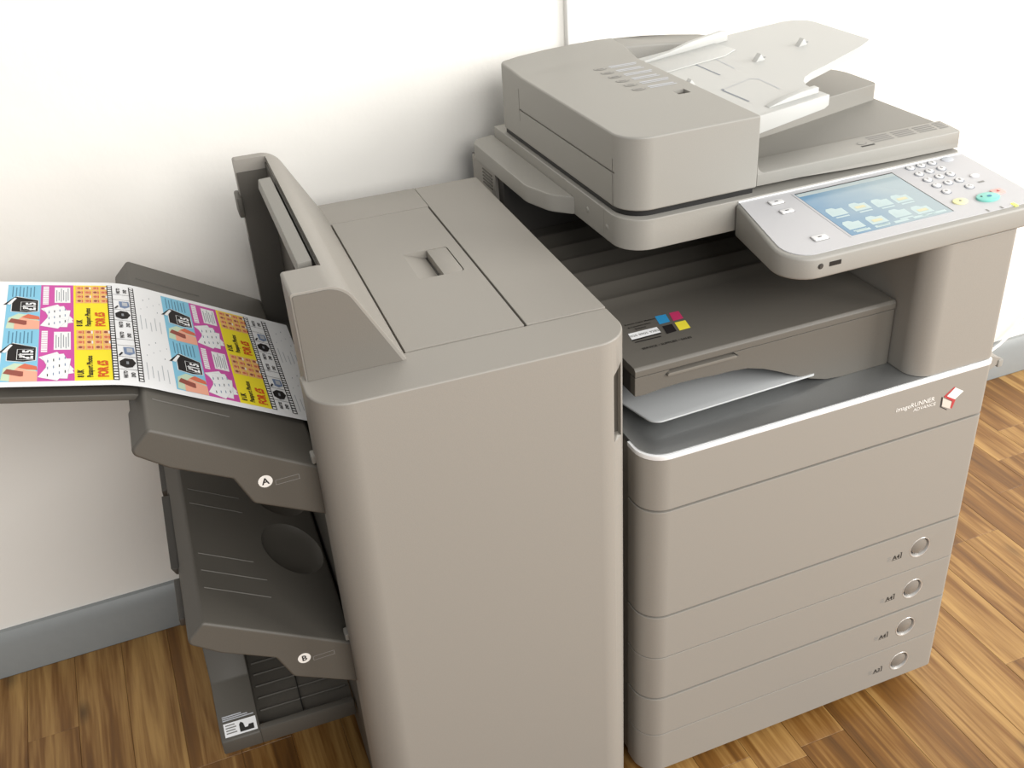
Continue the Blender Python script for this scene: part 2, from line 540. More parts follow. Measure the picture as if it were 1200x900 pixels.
# chrome edged ledge
add('chrome_trim', prism(plan(-0.0012, 0.6212, -0.0012, 0.058, 0.041, 0.013), 'z', 0.7002, 0.7080, 0.0012), CHROME, copier, 'bright chrome strip along the front edge')
add('ledge', prism(plan(0.003, 0.617, 0.003, 0.60, 0.038, 0.01), 'z', 0.7000, 0.7095, 0.0006), SATIN, copier, 'dark satin metal ledge below the output tray')
# right-hand column
add('column', prism(rp([(0.465, 0.56), (0.465, 0.002, 0.034), (0.62, 0.002, 0.012), (0.62, 0.56)]), 'z', 0.7097, 0.931, 0.0015), GREIGE, copier)
add('rear_housing', multi(bx(0.022, 0.466, 0.565, 0.72, 0.70, 0.94), bx(0.466, 0.616, 0.565, 0.72, 0.70, 0.94)), DARKER, copier)
post = add('vent_housing', prism(rp([(0.10, 0.72), (0.016, 0.72, 0.02), (0.016, 0.590), (0.10, 0.590)]), 'z', 0.7, 0.94, 0.001), GREIGE, copier)
for k in range(5):
    z = 0.906 + 0.0062 * k
    add('vent_slat', box(0.0145, 0.0165, 0.603, 0.650, z, z + 0.0028, 0.0004, 1), DARK, post)
# inner output tray with steps
prof = [(0.062, 0.808), (0.062, 0.818), (0.066, 0.822), (0.235, 0.8225)]
y = 0.235; z = 0.8225
for k in range(6):
    prof += [(y + 0.024, z + 0.0065), (y + 0.030, z + 0.0065), (y + 0.052, z + 0.0015)]
    y += 0.052; z += 0.0015
prof += [(0.562, z + 0.002), (0.562, 0.808)]
outm = prism(prof, 'x', 0.014, 0.463, 0.0012, 2)
tray = add('output_tray', outm, BIN, copier, 'dark grey inner output tray with stepped ribs')
arch = [(0.463, 0.7097), (0.463, 0.8065), (0.0145, 0.8065), (0.0145, 0.7760)]
for k in range(13):
    t = k / 12
    xx = 0.03 + 0.345 * t
    zz = 0.775 + 0.004 * math.sin(min(1, t / 0.35) * math.pi) - (0.0 if t < 0.42 else 0.0655 * (0.5 - 0.5 * math.cos(math.pi * (t - 0.42) / 0.58)))
    arch.append((xx, zz))
slot = prism([(0.060, 0.7985), (0.186, 0.7985), (0.176, 0.8062), (0.070, 0.8062)], 'y', 0.05, 0.076)
fr = add('tray_front', cut(prism(arch, 'y', 0.0635, 0.078, 0.001), slot), BIN, tray)
add('tray_underside', multi(bx(0.0155, 0.462, 0.077, 0.56, 0.775, 0.8075)), DARKER, tray)
add('grip', prism(rp([(0.062, 0.7975, 0.002), (0.184, 0.7975, 0.002), (0.178, 0.8025, 0.002), (0.068, 0.8025, 0.002)]), 'y', 0.0600, 0.072, 0.0012), TAUPE, tray, 'finger grip along the tray front')
# sticker and lettering on the tray
pr = Print()
def tp(u, v): q = on(u, v, (0, 0, 0.8225), (0, 0, 1)); return (q.x, q.y)
pr.poly([tp(767.3, 371), tp(780, 368.3), tp(785.3, 377), tp(773, 380.3)], S_CYAN)
pr.poly([tp(784, 367), tp(795, 364.5), tp(801, 373), tp(789, 376.3)], S_MAG)
pr.poly([tp(776, 382.5), tp(787.5, 379.7), tp(793, 388), tp(781.5, 391.5)], P_BLACK)
pr.poly([tp(790.5, 378.3), tp(803, 375.3), tp(809.3, 384), tp(796.5, 387.5)], S_YEL)
pr.poly([tp(736, 391.5), tp(769.5, 383.3), tp(774.5, 389.5), tp(740.5, 398.5)], P_WHITE)
pr.poly([tp(740.5, 398.7), tp(774.5, 389.7), tp(774.7, 391), tp(741, 400)], P_BLACK)
def ttext(s, u0, v0, u1, v1, size, M):
    a, b = Vector(tp(u0, v0)), Vector(tp(u1, v1))
    pr.text(s, size, (a.x + b.x) / 2, (a.y + b.y) / 2, M, rot=math.atan2(b.y - a.y, b.x - a.x), sx=1.0, bold=0.0001)
ttext('020 8905 9282', 739, 395, 772, 387, 0.0078, INKG)
ttext('Business Copier Machines', 731, 382, 768, 373.5, 0.0048, P_BLACK)
ttext('& Communication', 734, 385.5, 764, 378, 0.0052, P_BLACK)
ttext('Systems', 742, 386.5, 759, 382.5, 0.0056, P_BLACK)
pr.poly([tp(744, 401), tp(774.5, 393.7), tp(775, 394.7), tp(744.5, 402)], P_BLACK)
ttext('SERVICE \u2022 SUPPLIES \u2022 SALES', 752, 409.5, 811, 395, 0.0068, P_BLACK)
add('sticker_print', pr.mesh(plane_fn((0, 0, 0.8225), (1, 0, 0), (0, 1, 0))), None, tray, 'colour square sticker with phone number label')
# pale sheet-metal lower tray
lt = [(0.018, 0.40), (0.018, 0.150), (0.040, 0.052, 0.02), (0.322, 0.0610), (0.336, 0.0800), (0.400, 0.082), (0.400, 0.40)]
add('lower_tray', prism(rp(lt), 'z', 0.7270, 0.7300, 0.0008), SILVER, copier, 'pale silver lower tray plate')
add('lower_tray_support', box(0.05, 0.40, 0.12, 0.40, 0.7096, 0.7270), DARKER, copier)
# scanner unit
scan = prism(rp([(0.060, 0.700), (0.060, 0.178, 0.045), (0.655, 0.178, 0.01), (0.655, 0.700, 0.02)]), 'z', 0.9405, 0.9885, 0.002)
groove = box(0.055, 0.0612, 0.2495, 0.2505, 0.93, 1.0)
scanner = add('scanner_unit', cut(scan, groove), GREIGE2, copier)
add('side_shelf', prism(rp([(0.0605, 0.352), (0.030, 0.385, 0.05), (0.0125, 0.44, 0.06), (0.0125, 0.700, 0.03), (0.0605, 0.708)]), 'z', 0.9405, 0.9705, 0.003), GREIGE2, scanner)
for (y, z) in ((0.305, 0.966), (0.24, 0.962)):
    add('screw_cover', lathe([(0, -0.0008), (0.0042, -0.0008), (0.0050, -0.0002), (0.0052, 0.001)], (0.0600, y, z), 'x', 20), GREIGE2, scanner)
# ------------------------------------------------------------------ control panel
TILT = 0.1
def ztop(p): return 0.966 + TILT * p[1]
pan_poly = rp([(0.240, 0.176), (0.208, -0.004, 0.045), (0.660, -0.004, 0.02), (0.660, 0.176)])
bm = prism_bm(pan_poly, 'z', 0.9335, 0.966, top=ztop)
es = [e for e in bm.edges if e.calc_face_angle(0) > math.radians(35)]
bmesh.ops.bevel(bm, geom=es, offset=0.004, segments=3, profile=0.5, affect='EDGES', clamp_overlap=True)
panel = add('control_panel', finish(bm), GREIGE2, copier)
face_poly = rp([(0.2465, 0.182), (0.2185, 0.006, 0.036), (0.655, 0.006, 0.015), (0.655, 0.182)])
fb = prism_bm(face_poly, 'z', 0.962, 0.97, top=lambda p: ztop(p) + 0.0012)
pl = add('face_plate', finish(fb), PLATE, panel, 'pale silver face plate')
PFN = plane_fn((0, 0, 0.966 + 0.0012), (1, 0, 0), (0, 1, TILT))
CS = math.sqrt(1 + TILT * TILT)
PN = Vector((0, -TILT, 1)).normalized()
def pp(u, v):
    q = on(u, v, (0, 0, 0.9672), (0, -TILT, 1)); return (q.x, q.y * CS)
def pbox(poly2, h0, h1, bevel=0.0, seg=2):
    bm = prism_bm(poly2, 'z', h0, h1, bevel, seg)
    for v in bm.verts: v.co = PFN(v.co.x, v.co.y, v.co.z)
    return finish(bm)
sx0, sx1, sy0, sy1 = 0.334, 0.511, 0.027, 0.166
frame_o = rp([(sx0 - .004, sy0 - .003, .002), (sx1 + .003, sy0 - .003, .002), (sx1 + .003, sy1 + .004, .002), (sx0 - .004, sy1 + .004, .002)], 3)
add('screen_bezel', pbox(frame_o, -0.0005, 0.0004), PLATE, panel)
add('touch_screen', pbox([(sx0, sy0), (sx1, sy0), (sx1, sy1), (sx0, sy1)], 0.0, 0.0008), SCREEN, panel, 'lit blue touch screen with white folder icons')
pr = Print()
pr.rect(sx0, sx1, sy1 - 0.0025, sy1, DARKER, 4)
pr.rect(sx1 - 0.0016, sx1, sy0, sy1, DARKER, 4)
pr.rect(sx0, sx1 - 0.002, sy1 - 0.012, sy1 - 0.003, mat('screen_bar', (150, 160, 160), 0.3, emit=((170, 180, 176), 0.25)), 4)
icons = [(980, 249), (1007, 242.5), (1033, 238), (1056, 233), (1000, 264), (1027, 258), (1054, 250), (1080, 246)]
for k, (u, v) in enumerate(icons):
    q = pp(u, v); w, h = 0.0140, 0.0108
    pr.poly([(q[0] - w, q[1] - h), (q[0] + w, q[1] - h), (q[0] + w, q[1] + h * .7), (q[0] + w * .3, q[1] + h * .7), (q[0], q[1] + h * 1.15), (q[0] - w * .7, q[1] + h * 1.15), (q[0] - w, q[1] + h * .6)], ICON, 4)
    pr.rect(q[0] - w * .6, q[0] + w * .6, q[1] - h * .5, q[1] + h * .15, ICONY if k % 2 else ICON, 5)
    pr.rect(q[0] - w * .8, q[0] + w * .8, q[1] - h * 1.6, q[1] - h * 1.3, ICON, 4)
for k in range(5):
    pr.rect(sx0 + 0.012 + 0.033 * k, sx0 + 0.036 + 0.033 * k, sy0 + 0.004, sy0 + 0.0095, ICON, 4)
add('screen_graphics', pr.mesh(PFN), None, panel)
keys = [('1', 1066.5, 197.5), ('2', 1079, 194.5), ('3', 1092, 191.5), ('4', 1077, 204.5), ('5', 1089, 201), ('6', 1103, 198), ('7', 1087, 211.3), ('8', 1100.5, 207.5), ('9', 1113.5, 204.5),
        ('*', 1097.5, 217.8), ('0', 1111, 214.6), ('#', 1124, 211.5), ('ID', 1109, 225), ('C', 1136, 219)]
pr = Print()
ring = [(0, 0.0022), (0.0052, 0.0022), (0.0062, 0.0012), (0.0064, -0.001), (0, -0.001)]
def pkey(poly2, M, h=0.0022, label=None):
    return add('key', pbox(poly2, -0.0006, h, 0.0007, 2), M, panel, label)
def oval(c, a, b, n=28):
    return [(c[0] + a * math.cos(2 * math.pi * k / n), c[1] + b * math.sin(2 * math.pi * k / n)) for k in range(n)]
def mark(name, kind, *args, **kw):
    pk = Print(); getattr(pk, kind)(*args, **kw)
    add(name, pk.mesh(PFN), None, panel)
for s, u, v in keys:
    q = pp(u, v)
    mark('key_ring', 'poly', oval(q, 0.0082, 0.0074), P_GREY, 1)
    pkey(oval(q, 0.0064, 0.0057), KEYW)
    pk = Print(); pk.text(s, 0.0075 if len(s) == 1 else 0.005, q[0], q[1], INKG, 10, bold=0.0002)
    add('key_digit', pk.mesh(PFN), None, panel)
pkey(oval(pp(1110, 187), 0.0105, 0.0075), P_LGREY, 0.0014)
pkey(oval(pp(1142, 206.5), 0.0078, 0.005), KEYW)
q = pp(1150, 213)
mark('key_mark', 'rect', q[0] - 0.006, q[0] + 0.005, q[1] - 0.002, q[1] + 0.002, INKG, 2)
q = pp(1157.5, 232); pkey(oval(q, 0.0195, 0.0125), GREENK, 0.003, 'green start key')
mark('key_mark', 'disc', q[0] - 0.010, q[1] + 0.003, 0.0016, INK, 14); mark('key_mark', 'disc', q[0] + 0.002, q[1], 0.004, P_TEAL, 14, ry=0.0028)
q = pp(1169, 225); pkey(rp([(q[0] - .010, q[1] - .007, .002), (q[0] + .010, q[1] - .007, .002), (q[0] + .010, q[1] + .007, .002), (q[0] - .010, q[1] + .007, .002)], 3), REDK, 0.002, 'salmon stop key')
mark('key_mark', 'poly', [(q[0] - .003, q[1] - .002), (q[0] + .003, q[1] - .002), (q[0], q[1] + .003)], INKR, 10)
q = pp(1125, 236.5); pkey(oval(q, 0.0125, 0.0085), YELK, 0.002, 'pale yellow reset key')
mark('key_mark', 'poly', [(q[0] - .003, q[1] - .002), (q[0] + .003, q[1] - .002), (q[0], q[1] + .003)], INKG, 10)
for (u, v, w, h) in ((909.5, 237.5, 0.0115, 0.0055), (922, 248, 0.0105, 0.005), (960.5, 279, 0.0115, 0.0065)):
    q = pp(u, v)
    mark('key_mark', 'poly', rp([(q[0] - w - .001, q[1] - h - .001, .002), (q[0] + w + .001, q[1] - h - .001, .002), (q[0] + w + .001, q[1] + h + .001, .002), (q[0] - w - .001, q[1] + h + .001, .002)], 3), INKG, 1)
    pkey(rp([(q[0] - w, q[1] - h, .002), (q[0] + w, q[1] - h, .002), (q[0] + w, q[1] + h, .002), (q[0] - w, q[1] + h, .002)], 3), KEYW)
    mark('key_mark', 'rect', q[0] - 0.003, q[0] + 0.003, q[1] - 0.001, q[1] + 0.001, INK, 10)
for u, v, M in ((1157, 246.5, INKG), (1173.5, 243, INKG)):
    q = pp(u, v); mark('key_mark', 'rect', q[0] - 0.002, q[0] + 0.002, q[1] - 0.004, q[1] + 0.003, M, 1)
q = pp(1000, 212); mark('key_mark', 'rect', 0.425, 0.470, 0.1755, 0.1775, P_LGREY, 1)
q = pp(1189, 240); add('status_lamp', pbox([(q[0] - .0025, q[1] - .005), (q[0] + .0025, q[1] - .005), (q[0] + .0025, q[1] + .005), (q[0] - .0025, q[1] + .005)], 0, 0.0012), LEDM, panel, 'lit lime green status lamp')
# ports on the panel front
add('knob', lathe([(0, 0.001), (0.0028, 0.001), (0.0032, 0.0), (0.0042, 0.0), (0.0046, -0.001), (0.0046, -0.002)], (0.262, -0.0042, 0.9525), 'y', 20), DARKER, panel)
add('usb_port', prism(rp([(0.276, 0.9495), (0.295, 0.9495), (0.295, 0.956), (0.276, 0.956)]), 'y', -0.0046, -0.002), BLACK, panel, 'dark usb socket')
# hinge strips behind the face plate
add('hinge_strip', box(0.245, 0.655, 0.1765, 0.1785, 0.979, 0.9865), CHROME, copier)
# ------------------------------------------------------------------ document feeder
DOME = ((0.064, 0.004), (0.10, 0.009), (0.17, 0.0145), (0.26, 0.0155), (0.34, 0.0105), (0.42, 0.002), (0.46, -0.004), (0.50, -0.012))
def dome(x):
    if x <= DOME[0][0]: return DOME[0][1]
    for (a, ha), (b, hb) in zip(DOME, DOME[1:]):
        if x <= b: return ha + (hb - ha) * (x - a) / (b - a)
    return DOME[-1][1]
bb = prism_bm(rp([(0.064, 0.662, 0.012), (0.064, 0.187, 0.045), (0.282, 0.187, 0.003), (0.282, 0.45), (0.282, 0.662), (0.25, 0.662), (0.20, 0.662), (0.15, 0.662), (0.10, 0.662)]), 'z', 0.9975, 1.107, 0.006, 3)
bmesh.ops.bisect_plane(bb, geom=bb.verts[:] + bb.edges[:] + bb.faces[:], plane_co=(0, 0.565, 0), plane_no=(0, 1, 0))
bmesh.ops.bisect_plane(bb, geom=bb.verts[:] + bb.edges[:] + bb.faces[:], plane_co=(0, 0.61, 0), plane_no=(0, 1, 0))
for v in bb.verts:
    if v.co.z > 1.05 and v.co.y > 0.58: v.co.z += dome(v.co.x) * (0.7 if v.co.y < 0.62 else 1)
bmesh.ops.triangulate(bb, faces=[f for f in bb.faces if len(f.verts) > 8 and f.normal.z > 0.9])
blk = finish(bb)
g = [box(0.05, 0.0672, 0.224, 0.578, 1.0485, 1.0515), box(0.05, 0.0652, 0.577, 0.5785, 1.03, 1.085),
     box(0.05, 0.0680, 0.2280, 0.2300, 0.99, 1.070), box(0.2345, 0.2555, 0.340, 0.362, 1.098, 1.12)]
feeder = add('document_feeder', cut(blk, *g), GREIGE2, copier)
add('feeder_base_gap', prism(rp([(0.068, 0.655), (0.068, 0.192, 0.042), (0.278, 0.192), (0.278, 0.655)]), 'z', 0.9880, 0.998), BLACK, feeder)
add('sensor_window', box(0.235, 0.255, 0.3405, 0.3615, 1.0975, 1.1015), TAUPE, feeder)
pr = Print()
for k in range(6):
    yy = 0.536 - 0.0275 * k
    pr.disc(0.196, yy, 0.012, INKG, 1, ry=0.0085)
    pr.disc(0.196, yy, 0.0105, GREIGE2, 2, ry=0.007)
    pr.rect(0.190, 0.202, yy - 0.003, yy + 0.002, INKG, 3)
    pr.rect(0.214, 0.266 - 0.006 * (k % 2), yy + 0.001, yy + 0.006, P_LGREY, 1)
    pr.rect(0.214, 0.262, yy - 0.006, yy - 0.002, P_LGREY, 1)
add('instruction_print', pr.mesh(plane_fn((0, 0, 1.107), (1, 0, 0), (0, 1, 0))), None, feeder)
rb = prism_bm(rp([(0.279, 0.622), (0.35, 0.622), (0.40, 0.622), (0.468, 0.622, 0.010), (0.490, 0.650, 0.012), (0.455, 0.662), (0.40, 0.662), (0.34, 0.662), (0.279, 0.662)]), 'z', 1.0, 1.107, 0.005, 3)
for v in rb.verts:
    if v.co.z > 1.05: v.co.z += dome(v.co.x) - (0.006 if v.co.y < 0.64 else 0)
ridge = finish(rb)
add('rear_ridge', ridge, GREIGE2, feeder)
dcp = [(0.281, 0.9995), (0.36, 0.9990), (0.45, 0.9950), (0.54, 0.9925), (0.655, 0.9918), (0.655, 1.0180), (0.281, 1.006)]
dc = add('document_cover', prism(dcp, 'y', 0.190, 0.662, 0.001), TAUPE2, copier)
rim = [(0.187, 0.9995), (0.187, 1.0175), (0.190, 1.0195), (0.235, 1.0225), (0.237, 1.010), (0.237, 0.9995)]
bm = prism_bm(rim, 'x', 0.2815, 0.6555, 0.0008)
for v in bm.verts:
    if v.co.z < 1.0055: v.co.z -= max(0, min(1, (v.co.x - 0.36) / 0.2)) * 0.0
add('front_rim', finish(bm), GREIGE2, dc)
add('rim_skirt', prism([(0.2815, 0.9998), (0.36, 0.9992), (0.45, 0.9950), (0.54, 0.9925), (0.6555, 0.9918), (0.6555, 1.002), (0.2815, 1.002)], 'y', 0.1872, 0.20), GREIGE2, dc)
add('corner_fillet', prism([(0.2815, 1.018)] + [(0.2965 - 0.015 * math.sin(a * math.pi / 12), 1.034 - 0.0155 * math.cos(a * math.pi / 12)) for a in range(0, 7)] , 'y', 0.1875, 0.193), GREIGE2, dc)
plat = rp([(0.300, 0.325), (0.655, 0.392, 0.012), (0.655, 0.540, 0.085), (0.300, 0.58)])
add('raised_deck', prism(plat, 'z', 1.009, 1.0455, 0.002), TAUPE2, dc)
pr = Print()
pr.disc(0.487, 0.213, 0.009, INKG, 1, ry=0.006)
pr.disc(0.487, 0.213, 0.007, GREIGE2, 2, ry=0.0045)
pr.rect(0.478, 0.503, 0.200, 0.204, INK, 1)
for (a, b) in ((0.505, 0.545), (0.552, 0.588), (0.594, 0.628), (0.633, 0.650)):
    for k in range(4):
        pr.rect(a, b, 0.207 + 0.0062 * k, 0.2105 + 0.0062 * k, INKG, 1)
add('warning_print', pr.mesh(plane_fn((0, 0.19, 1.0196), (1, 0, 0), (0, 0.045, 0.003)) if False else (lambda u, v, h: Vector((u, v, 1.0195 + (v - 0.190) * 0.0667 + h)))), None, dc)
# white input tray
K = 0.103
def zt(p): return 1.0985 + K * (p[0] - 0.284)
tp_poly = rp([(0.270, 0.205), (0.411, 0.205, 0.008), (0.409, 0.240), (0.411, 0.262), (0.418, 0.280), (0.430, 0.294), (0.450, 0.305), (0.485, 0.316), (0.575, 0.349, 0.01), (0.606, 0.366, 0.008), (0.606, 0.560, 0.05), (0.46, 0.575), (0.270, 0.585)])
bm = bmesh.new()
lo = []; hi = []
for p in tp_poly:
    dz = 0.012
    lo.append(bm.verts.new((p[0], p[1], zt(p) - dz))); hi.append(bm.verts.new((p[0], p[1], zt(p))))
n = len(tp_poly)
bm.faces.new(lo[::-1]); bm.faces.new(hi)
for k in range(n): bm.faces.new((lo[k], lo[(k + 1) % n], hi[(k + 1) % n], hi[k]))
itray = add('input_tray', finish(bm), OFFWHITE, copier, 'white sloping document input tray')
add('tray_wall', prism([(0.281, 1.071), (0.404, 1.0915), (0.411, 1.096), (0.411, zt((0.411, 0))), (0.281, zt((0.281, 0)) + 0.0005)], 'y', 0.2045, 0.212, 0.0006), OFFWHITE, itray)
# sloping surface helper for the tray
TFN = plane_fn((0.284, 0, 1.0985), (1, 0, K), (0, 1, 0))
def tbox(poly2, h0, h1, bevel=0.0005):
    bm = prism_bm([(p[0] - 0.284, p[1]) for p in poly2], 'z', h0, h1, bevel)
    for v in bm.verts: v.co = TFN(v.co.x, v.co.y, v.co.z)
    return finish(bm)
def fence(x0, x1, y0, y1, prof):
    bm = prism_bm([(p[0], p[1]) for p in prof], 'y', y0, y1, 0.0012)
    for v in bm.verts: v.co.z += zt((v.co.x, 0))
    return finish(bm)
add('side_guide', fence(0, 0, 0.222, 0.234, [(0.318, 0.0), (0.404, 0.0), (0.404, 0.0085), (0.375, 0.0095), (0.350, 0.007), (0.320, 0.0015)]), OFFWHITE, itray)
add('side_guide', fence(0, 0, 0.546, 0.555, [(0.285, 0.0), (0.448, 0.0), (0.448, 0.016), (0.435, 0.019), (0.375, 0.016), (0.335, 0.009), (0.285, 0.006)]), OFFWHITE, itray)
add('guide_base', tbox([(0.285, 0.478), (0.40, 0.476), (0.43, 0.490), (0.425, 0.546), (0.285, 0.546)], 0.0, 0.0022), OFFWHITE, itray)
pr = Print()
tq = lambda u, v: (lambda q: (q.x - 0.284, q.y))(on(u, v, (0.284, 0, 1.0985), (-K, 0, 1)))
def tline(a, b, w=0.0014, M=P_GREY):
    A, B = Vector(tq(*a)), Vector(tq(*b)); d = (B - A).normalized(); nn = Vector((-d.y, d.x)) * w
    ps = Print(); ps.poly([A + nn, A - nn, B - nn, B + nn], M); add('slot_line', ps.mesh(TFN), None, itray)
tline((816, 76), (844, 88)); tline((820, 60), (861, 80), 0.0008, P_LGREY)
tline((847, 106), (878, 119), 0.0016); tline((888, 92), (914, 104), 0.0008, P_LGREY)
tline((850, 104), (880, 92), 0.0008, P_LGREY); tline((880, 92), (890, 93), 0.0008, P_LGREY)
for c, r in (((847, 105), 0.003), ((816, 76), 0.0024), ((817, 102.5), 0.0022), ((896.5, 67), 0.0022), ((946.5, 49), 0.0022), ((751, 73), 0.004)):
    q = tq(*c); ps = Print(); ps.disc(q[0], q[1], r, DARKER if r > 0.003 else P_GREY); add('slot_hole', ps.mesh(TFN), None, itray)
for (u, v) in ((807, 101), (888, 71), (938, 53)):
    q = on(u, v, (0.284, 0, 1.0985), (-K, 0, 1))
    bm = prism_bm([(q.x - 0.008, 0), (q.x + 0.010, 0), (q.x + 0.002, 0.012)], 'y', q.y - 0.006, q.y + 0.006, 0.0006)
    for w in bm.verts: w.co.z += zt((w.co.x, 0)) - 0.0005
    add('size_flag', finish(bm), OFFWHITE, itray)
# small bracket on the right flank
add('side_bracket', prism([(0.6195, 0.706), (0.655, 0.690), (0.658, 0.683), (0.6195, 0.664)], 'y', 0.02, 0.05, 0.001), GREIGE, copier)
add('bracket_clip', box(0.650, 0.660, 0.018, 0.030, 0.674, 0.688, 0.002), GREIGE2, copier)
for cx, cy in ((0.07, 0.11), (0.55, 0.11), (0.07, 0.65), (0.55, 0.65)):
    w = add('caster', lathe([(0, -0.011), (0.016, -0.011), (0.018, -0.008), (0.018, 0.008), (0.016, 0.011), (0, 0.011)], (cx, cy, 0.0182), 'x', 24), RUBBER, copier)
    add('caster_fork', box(cx - 0.014, cx + 0.014, cy - 0.012, cy + 0.012, 0.033, 0.0365), BLACK, w)

# ------------------------------------------------------------------ the finisher
YAW = math.radians(-2.1266)
fin = thing('sheet_finisher', 'tall greige finisher cabinet with two sloping output trays beside the copier', 'finisher', (-0.24, 0.30, 0), YAW)
H = 0.93
fplan = rp([(-0.447, 0.0635), (-0.447, -0.026, 0.05), (-0.031, -0.026, 0.05), (-0.031, 0.0635)], 12)
fc = prism(fplan, 'z', 0.03, H, 0.0025, 3)
fcover = add('front_cover', cut(fc, prism(rp([(-0.059, 0.772), (-0.0435, 0.772), (-0.0435, 0.888), (-0.059, 0.876, 0.006)]), 'y', -0.05, 0.004)), GREIGE, fin)
add('door_grip', box(-0.0588, -0.0437, 0.0015, 0.0042, 0.7722, 0.8765), DARK, fcover, 'dark recessed door grip')
add('cabinet', box(-0.437, -0.033, 0.063, 0.618, 0.03, 0.760), DARK, fin)
add('cabinet_top', box(-0.392, -0.033, 0.063, 0.618, 0.7595, 0.9175), DARKER, fin)
add('right_top_panel', box(-0.1445, -0.031, 0.0662, 0.62, 0.905, H, 0.0012), GREIGE, fin)
add('rear_top_panel', box(-0.345, -0.1452, 0.5283, 0.62, 0.905, H, 0.0006), GREIGE, fin)
hx0, hx1, hy0, hy1 = -0.3100, -0.1476, 0.0664, 0.5262
hatch = add('hatch', cut(box(hx0, hx1, hy0, hy1, 0.914, H, 0.0008), prism(rp([(-0.236, 0.262, .003), (-0.1665, 0.262, .006), (-0.1665, 0.357, .006), (-0.236, 0.357, .003)], 4), 'z', 0.9166, 0.95)), GREIGE, fin, 'flat access hatch on top')
add('latch', prism(rp([(-0.1985, 0.2632), (-0.1680, 0.2632, .006), (-0.1680, 0.3558, .006), (-0.1985, 0.3558)], 4), 'z', 0.9166, H, 0.0008), GREIGE, hatch)
add('latch_ramp', prism([(-0.2358, 0.9295), (-0.2358, 0.9166), (-0.199, 0.9166)], 'y', 0.2625, 0.3565), GREIGE, hatch)
# riser tower
tprof = rp([(-0.3135, 0.9175), (-0.3135, 0.932), (-0.3775, 1.050, 0.038), (-0.4425, 1.050, 0.004), (-0.441, 0.9175)], 10)
bm = prism_bm(tprof, 'y', 0.046, 0.580, 0.0015)
towm = finish(bm)
notch = prism([(-0.50, 0.75), (-0.392, 0.75), (-0.392, 1.10), (-0.50, 1.10)], 'y', 0.112, 0.560)
tower = add('riser', cut(towm, notch), GREIGE, fin, 'raised wedge over the paper exit')
add('front_cheek', prism(rp([(-0.3185, 0.9305), (-0.3795, 1.0465, 0.036), (-0.4395, 1.0465, 0.003), (-0.4385, 0.9305)], 10), 'y', 0.0445, 0.0475), TAUPE, tower, 'taupe end face of the riser')
add('side_cheek', box(-0.441, -0.392, 0.0638, 0.112, 0.7605, 0.9178), GREIGE, fin)
add('rear_cheek', multi(bx(-0.441, -0.392, 0.560, 0.580, 0.7605, 0.9178), bx(-0.449, -0.440, 0.545, 0.586, 0.960, 0.994, 0.003)), DARK, fin)
add('rear_liner', box(-0.4405, -0.3925, 0.5575, 0.5605, 0.76, 1.030), DARK, fin)
exitw = add('exit_wall', box(-0.3945, -0.3905, 0.1125, 0.5595, 0.76, 1.040), DARK, fin, 'dark wall of the paper exit')
add('exit_flap', prism([(-0.419, 1.031), (-0.417, 1.0455), (-0.3985, 1.0465), (-0.3985, 1.022), (-0.4045, 1.018)], 'y', 0.140, 0.470, 0.0015), TAUPE2, fin, 'long exit flap bar')
add('exit_roller_bar', multi(*[bx(-0.405, -0.393, y0, y0 + 0.016, 0.995, 1.012, 0.002) for y0 in (0.115, 0.125, 0.145, 0.155)]), DARKER, fin)
add('wall_seam', box(-0.3956, -0.3944, 0.392, 0.3935, 0.80, 0.99), DARK, exitw)

